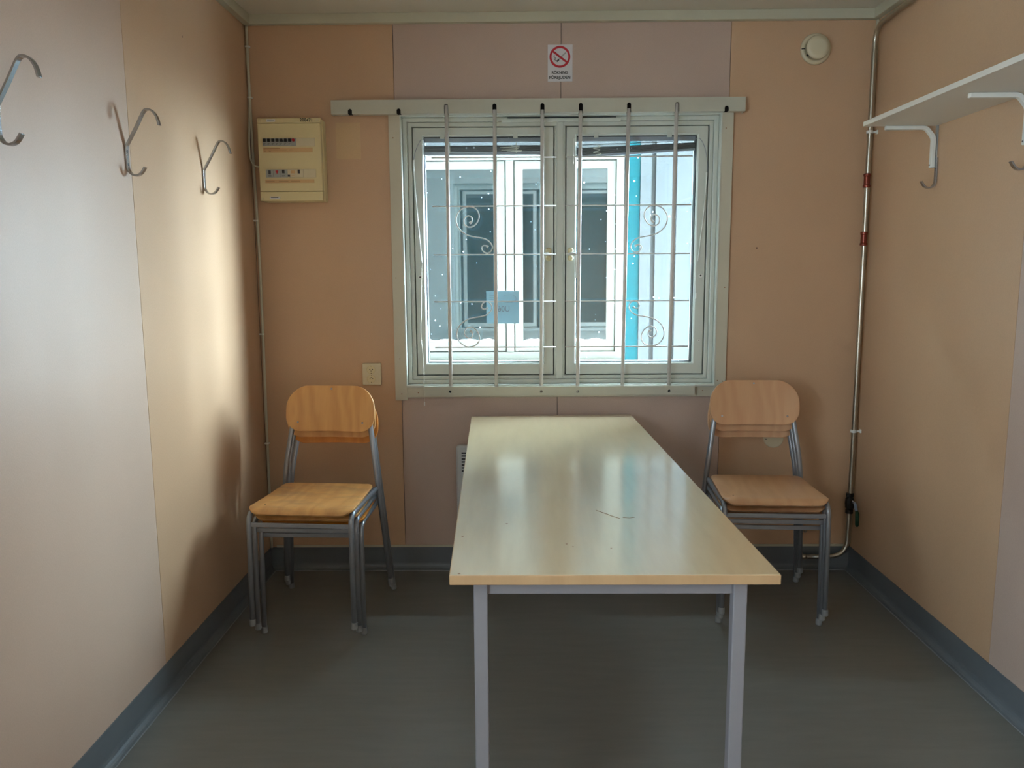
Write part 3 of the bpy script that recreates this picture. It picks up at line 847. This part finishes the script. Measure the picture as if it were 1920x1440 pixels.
# ------------------------------------------------------------------ pipe in the right corner
PX, PY = 2.662, -0.05
pi_ = thing('heating_pipe', 'bare metal pipe with stop valve in the right corner', 'pipe', (PX, PY, 0.07))
path = fillet([(2.475, PY - .005, 0.074), (PX, PY, 0.074), (PX + .002, PY, 1.2), (PX, PY, 2.378), (2.670, -0.30, 2.392), (2.674, -3.0, 2.404), (2.674, -5.98, 2.404)],
              [.085, .3, .075, .2, .2], 8)
part(pi_, 'pipe', T(path, .0105, 16), 'pipe', smooth=True)
part(pi_, 'elbow', T(fillet([(2.475, PY - .005, 0.074), (2.455, PY - .005, .074), (2.452, PY + .01, .085), (2.450, -.005, .088)], .01), .0125, 12), 'pipe', smooth=True)
for z in (1.752, 1.506):
    prof = [(.0115, -.030), (.0155, -.028), (.0155, -.020), (.0130, -.016), (.0130, .016), (.0155, .020), (.0155, .028), (.0115, .030)]
    bm = bmesh.new(); lathe(bm, prof, (PX - .001, PY, z), 'z', 20); part(pi_, 'coupling', bm, 'copper')
for z in (1.953, 0.658):
    bm = bmesh.new(); lathe(bm, [(.0105, -.006), (.014, -.006), (.014, .006), (.0105, .006)], (PX, PY, z), 'z', 16); box(bm, PX + .010, W, PY - .004, PY + .004, z - .004, z + .004)
    box(bm, W - .004, W, PY - .009, PY + .009, z - .008, z + .008); part(pi_, 'pipe_clip', bm, 'white')
bm = bmesh.new(); lathe(bm, [(.010, -.048), (.017, -.046), (.017, -.030), (.0145, -.028), (.019, -.020), (.0205, 0), (.019, .020), (.0145, .028), (.017, .032), (.017, .046), (.010, .048)], (PX, PY, .325), 'z', 10)
vl = part(pi_, 'valve', bm, 'black')
obj('valve_lever', T([(PX + .002, PY - .022, .338), (PX + .012, PY - .030, .333), (PX + .022, PY - .030, .290)], .004, sec=[(-.006, -.0015), (.006, -.0015), (.006, .0015), (-.006, .0015)]), 'chrome', vl)
obj('lever_sleeve', T([(PX + .021, PY - .030, .298), (PX + .024, PY - .030, .288), (PX + .026, PY - .030, .232), (PX + .026, PY - .030, .224)], [.006, .0085, .0085, .005], 12), 'green', vl, smooth=True)
obj('small_valve', L([(.008, 0), (.011, .006), (.009, .02), (.004, .026)], (2.478, -0.0, 0.185), n=14), 'pipe', pi_).location = -pi_.location


# ------------------------------------------------------------------ hooks
def hook_bm(double, side):
    s = 1 if side == 'left' else -1
    pr = []
    if double:
        pr = [(.106, 1.812), (.100, 1.836), (.088, 1.853), (.074, 1.858), (.061, 1.850), (.036, 1.806), (.011, 1.764), (.004, 1.748)]
    else:
        pr = [(.004, 1.775), (.004, 1.748)]
    pr += [(.004, 1.70), (.006, 1.684), (.016, 1.671), (.030, 1.668), (.044, 1.675), (.056, 1.692)]
    pts = spline([(s * a, 0, b - 1.72) for a, b in pr], 4)
    return T(pts, 1, sec=[(-.0026, -.008), (.0026, -.008), (.0026, .008), (-.0026, .008)], up0=(1, 0, 0))


for y, lab in ((-1.75, 'steel double coat hook on the left wall, cut off by the photo edge'),
               (-1.15, 'steel double coat hook beside the seam, middle one on the left wall'),
               (-0.56, 'steel double coat hook on the left wall nearest the fuse box')):
    h_ = thing('coat_hook', lab, 'hook', (0, y, 1.72), group='coat hooks on the walls')
    obj('hook_bar', hook_bm(True, 'left'), 'chrome', h_, bevel=.0008)
    for z in (.018, -.020): obj('screw', T([(.0055, 0, z), (.0078, 0, z)], .0035, 10), 'chrome', h_)
for y, lab in ((-0.575, 'steel coat hook under the shelf bracket nearest the corner pipe'),
               (-1.12, 'steel coat hook on the right wall, only its tip in view at the photo edge')):
    h_ = thing('coat_hook', lab, 'hook', (W, y, 1.722), group='coat hooks on the walls')
    obj('hook_bar', hook_bm(False, 'right'), 'chrome', h_, bevel=.0008)
    obj('screw', T([(-.0055, 0, .012), (-.0078, 0, .012)], .0035, 10), 'chrome', h_)

# ------------------------------------------------------------------ shelf
sh = thing('wall_shelf', 'long white wall shelf on angled brackets high on the right wall', 'shelf', (W, -0.55, 1.90))
part(sh, 'board', B(2.428, W, -3.35, -0.548, 1.893, 1.9095), 'shelf', bevel=.001)
for y in (-0.562, -1.115, -2.05, -3.0):
    bm = T(fillet([(2.503, y, 1.885), (2.650, y, 1.885), (2.680, y, 1.850), (2.680, y, 1.742)], .012, 3), 1, sec=[(-.0075, -.009), (.0075, -.009), (.0075, .009), (-.0075, .009)], up0=(0, 0, 1))
    b_ = part(sh, 'bracket', bm, 'white', bevel=.003)
    obj('bracket_plate', B(2.690, 2.6935, y - .008, y + .008, 1.745, 1.893), 'brk', b_)
    obj('screw', T([(2.672, y, 1.752), (2.6705, y, 1.752)], .003, 8), 'chrome', b_)


# ------------------------------------------------------------------ chairs
def make_chair(wood, label, group, loc, rz, woodseat=None):
    root = thing('stacking_chair', label, 'chair', loc, rz, group)
    # seat: plywood with rolled front and rounded corners
    Dp = 0.372; yf = -0.012

    def seat(u, v):
        y = yf + (v + 1) / 2 * Dp; d0 = y - yf; d1 = yf + Dp - y
        hw = 0.200 - 0.016 * (d0 / Dp)
        rf, rb = 0.045, 0.030
        if d0 < rf: hw -= rf - math.sqrt(max(0, rf * rf - (rf - d0) ** 2))
        if d1 < rb: hw -= rb - math.sqrt(max(0, rb * rb - (rb - d1) ** 2))
        z = 0.4525 - 0.006 * math.sin(math.pi * min(1, d0 / Dp)) * (1 - 0.5 * u * u)
        if d0 < 0.05:
            t = (0.05 - d0) / 0.05; z -= 0.020 * t * t * t
        return (u * hw, y, z)
    vs = [-1, -.995, -.985, -.97, -.95, -.92, -.88, -.83, -.76, -.66] + [-.55 + .15 * k for k in range(9)] + [.78, .85, .90, .94, .97, .99, 1]
    so_ = obj('seat', plate(seat, 17, 0, .010, vs=vs), woodseat or wood, root, smooth=True, bevel=.0025)
    # backrest: curved plywood, leaning back
    def back(u, v):
        hgt = 0.187; s = (v + 1) / 2; zz = s * hgt
        hw = 0.184 - 0.010 * abs(s - 0.40) ** 2 * 4
        rb, rtp = 0.060, 0.085
        if zz < rb: hw -= (rb - math.sqrt(max(0, rb * rb - (rb - zz) ** 2))) * 0.85
        if hgt - zz < rtp: hw -= (rtp - math.sqrt(max(0, rtp * rtp - (rtp - (hgt - zz)) ** 2))) * 0.82
        x = u * hw; y = 0.398 + 0.20 * zz - 0.55 * x * x + 0.018 * (s - .5) ** 2
        return (x, y, 0.661 + zz * 0.98)
    vb = [-1, -.995, -.98, -.96, -.93, -.88, -.82, -.74, -.64, -.52, -.38, -.2, 0, .15, .28, .4, .52, .62, .71, .79, .86, .91, .95, .98, .995, 1]
    bo = obj('backrest', plate(back, 21, 0, .010, vs=vb), wood, root, smooth=True, bevel=.0025)
    for x, z in ((0.0, 0.832), (-0.135, 0.698), (0.135, 0.698)):
        yy = 0.398 + 0.2 * (z - .664) - .55 * x * x
        obj('rivet', T([(x, yy, z), (x, yy - .002, z)], .0042, 10), 'chrome', bo)
    obj('screw', T([(-.150, .055, .4475), (-.150, .055, .4505)], .004, 10), 'chrome', so_)
    for s in (-1, 1):
        fr = fillet([(s * .194, -.010, .012), (s * .192, .0, .432), (s * .188, .372, .428)], .045, 7)
        lg = obj('leg', T(fr, .0098, 14), 'greymetal', root, smooth=True)
        obj('foot_cap', T([(s * .194, -.010, 0), (s * .194, -.010, .004), (s * .194, -.0095, .026)], [.010, .0125, .0118], 14), 'foot', lg, smooth=False)
        rr = fillet([(s * .226, .432, .012), (s * .199, .385, .40), (s * .188, .380, .52), (s * .158, .418, .72), (s * .150, .430, .80)], .08, 7)
        lg = obj('leg', T(rr, .0105, 14), 'greymetal', root, smooth=True)
        obj('foot_cap', T([(s * .2268, .433, 0), (s * .2265, .4325, .004), (s * .225, .430, .026)], [.010, .013, .0122], 14), 'foot', lg)
    obj('front_crossbar', B(-.188, .188, -.004, .004, .380, .397), 'greymetal', root, bevel=.002)
    obj('rear_crossbar', T([(-.190, .372, .425), (.190, .372, .425)], .008, 10), 'greymetal', root, smooth=True)
    for y in (.10, .27): obj('seat_rail', B(-.182, .182, y, y + .018, .428, .4375), 'greymetal', root)
    return root


DL, DZ = 0.055, 0.035
for k, (lab, wd) in enumerate((('orange beech stacking chair standing on the floor, lowest of the left stack', 'wood_d'),
                               ('orange beech stacking chair sandwiched in the middle of the left stack', 'wood_l'),
                               ('orange beech stacking chair with worn seat, on top of the left stack', 'wood_l'))):
    make_chair(wd, lab, 'chairs stacked left of the table', ((0.374, 0.366, 0.361)[k], -0.668 - .050 * k, DZ * k), math.radians((-1.5, -2.6, -4.4)[k]), woodseat='wood_worn' if k == 2 else None)
for k, lab in enumerate(('pinkish beech stacking chair standing on the floor, lowest of the right stack',
                         'pinkish beech stacking chair sandwiched in the middle of the right stack',
                         'pinkish beech stacking chair with clean seat, on top of the right stack')):
    make_chair('wood_r', lab, 'chairs stacked right of the table', (2.142 - .004 * k, -0.585 - .038 * k, DZ * k), math.radians((-3.4, -3.2, -3.0)[k]))

# ------------------------------------------------------------------ table
tb = thing('long_table', 'long birch laminate table with grey steel legs in the middle', 'table', (1.34, -1.0, 0))
q = [(0.952, -0.095), (1.664, -0.055), (1.7235, -1.972), (1.0195, -1.972)]
bm = bmesh.new()
A = [bm.verts.new((x, y, 0.740)) for x, y in q]; D = [bm.verts.new((x, y, 0.7175)) for x, y in q]
bm.faces.new(A).material_index = 0; f_ = bm.faces.new(D[::-1]); f_.material_index = 1
for i in range(4):
    f_ = bm.faces.new((A[i], D[i], D[(i + 1) % 4], A[(i + 1) % 4])); f_.material_index = 1
top_ = part(tb, 'tabletop', bm, ['top', 'edge'], bevel=.0022)
bm = bmesh.new()
tube(bm, spline([(1.375, -1.508, .7401), (1.395, -1.535, .7401), (1.418, -1.568, .7401), (1.430, -1.580, .7401)], 5), .0009, 5)
tube(bm, spline([(1.438, -1.572, .7401), (1.455, -1.576, .7401), (1.470, -1.570, .7401)], 5), .0007, 5)
obj('scratch', bm, 'fadeink', top_)
bm = bmesh.new()
for x, y, r_ in ((1.136, -1.621, .003), (1.28, -1.776, .0028), (1.294, -1.795, .0022), (1.382, -1.806, .0022), (1.03, -1.72, .003), (1.04, -1.962, .003)):
    lathe(bm, [(r_, 0), (r_, .0003)], (x, y, .7400), 'z', 8)
obj('chip_mark', bm, 'fadeink', top_)
for x, y in ((1.083, -1.905), (1.653, -1.905), (1.025, -0.165), (1.592, -0.130)):
    lg = part(tb, 'leg', B(x - .0155, x + .0155, y - .0155, y + .0155, .012, .7174), 'tablegrey', bevel=.003)
    obj('foot_cap', B(x - .017, x + .017, y - .017, y + .017, 0, .014), 'black', lg, bevel=.002)
for a, b in (((1.0975, -1.90), (1.6385, -1.90)), ((1.04, -0.165), (1.5775, -0.13)), ((1.083, -1.89), (1.025, -0.18)), ((1.653, -1.89), (1.592, -0.145))):
    bm = T([(a[0], a[1], .6945), (b[0], b[1], .6945)], 1, sec=[(-.0225, -.010), (.0225, -.010), (.0225, .010), (-.0225, .010)], up0=(0, 0, 1))
    part(tb, 'apron_rail', bm, 'tablegrey', bevel=.002)

# ------------------------------------------------------------------ outside: the neighbouring cabin, snow ground
obj('ground', B(-14, 16, 0.14, 30, -0.55, -0.45), 'snow', **S)
obj('ground', B(-14, -0.14, -12, 0.13, -0.55, -0.45), 'snow', **S)
obj('wall_outside', boxes([(-0.2, OX0, 0.131, 0.15, -0.2, H + .3), (OX1, W + .2, 0.131, 0.15, -0.2, H + .3), (OX0, OX1, 0.131, 0.15, -.2, .905), (OX0, OX1, 0.131, 0.15, OZ1, H + .3)]), 'extw', **S)
NY = 1.45
nb = thing('neighbouring_cabin', 'white and pale blue cabin with turquoise strip seen through the window', 'building', (1.1, NY, -0.45))
NR = 2.78
bm = bmesh.new(); box(bm, -5.0, 1.825, NY + .02, NY + 2.6, -.4, 2.75); box(bm, 1.905, NR, NY + .02, NY + 2.6, -.4, 2.75); box(bm, 1.825, 1.905, NY + .03, NY + 2.6, -.4, 2.75)
x = 2.003; box(bm, 1.909, 1.975, NY - .012, NY + .021, -.4, 2.75)
while x < NR - .1:
    box(bm, x, x + .099, NY - .012, NY + .021, -.4, 2.75); x += .128
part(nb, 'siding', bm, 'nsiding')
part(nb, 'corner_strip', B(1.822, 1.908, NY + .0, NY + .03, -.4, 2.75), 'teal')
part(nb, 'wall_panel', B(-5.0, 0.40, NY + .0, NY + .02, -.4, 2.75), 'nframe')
part(nb, 'shading_roof', B(-5.1, NR + .1, NY - .38, NY + 2.7, 2.75, 2.84), 'nframe')  # unseen roof, its overhang added to cut sky light on the facade
obj('shade_eave', B(-2.0, NR + .1, 0.0, 0.95, 2.78, 2.86), 'extw', **S)   # unseen eave added over the gap to shade the cabin opposite
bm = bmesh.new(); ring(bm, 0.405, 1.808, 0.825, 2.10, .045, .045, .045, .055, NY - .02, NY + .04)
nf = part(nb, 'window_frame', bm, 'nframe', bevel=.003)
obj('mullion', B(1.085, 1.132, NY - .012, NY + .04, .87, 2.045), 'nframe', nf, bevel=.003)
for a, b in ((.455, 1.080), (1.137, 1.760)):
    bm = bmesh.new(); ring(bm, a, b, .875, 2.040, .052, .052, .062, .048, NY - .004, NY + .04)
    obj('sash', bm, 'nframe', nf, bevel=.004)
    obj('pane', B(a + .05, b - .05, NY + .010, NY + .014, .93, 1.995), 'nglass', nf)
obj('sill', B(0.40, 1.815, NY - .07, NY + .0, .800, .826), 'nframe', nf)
# frost and snow left along the bottom of the panes
bm = bmesh.new()
for a, b in ((.51, 1.03), (1.19, 1.708)):
    n = 40; A = []; r_ = random.Random(3)
    for i in range(n + 1):
        x_ = a + (b - a) * i / n; hz = .938 + .012 * abs(math.sin(i * .31)) + r_.random() * .006
        A.append([bm.verts.new((x_, NY - .002, .930)), bm.verts.new((x_, NY + .0085, hz)), bm.verts.new((x_, NY + .009, .930))])
    for i in range(n):
        for j in range(3): bm.faces.new((A[i][j], A[i][(j + 1) % 3], A[i + 1][(j + 1) % 3], A[i + 1][j]))
    bm.faces.new(A[0]); bm.faces.new(A[-1][::-1])
sn = obj('snow', bm, 'snow', None, kind='stuff'); sn['label'] = 'thin snow lying along the bottom of the neighbouring window panes'; sn['category'] = 'snow'
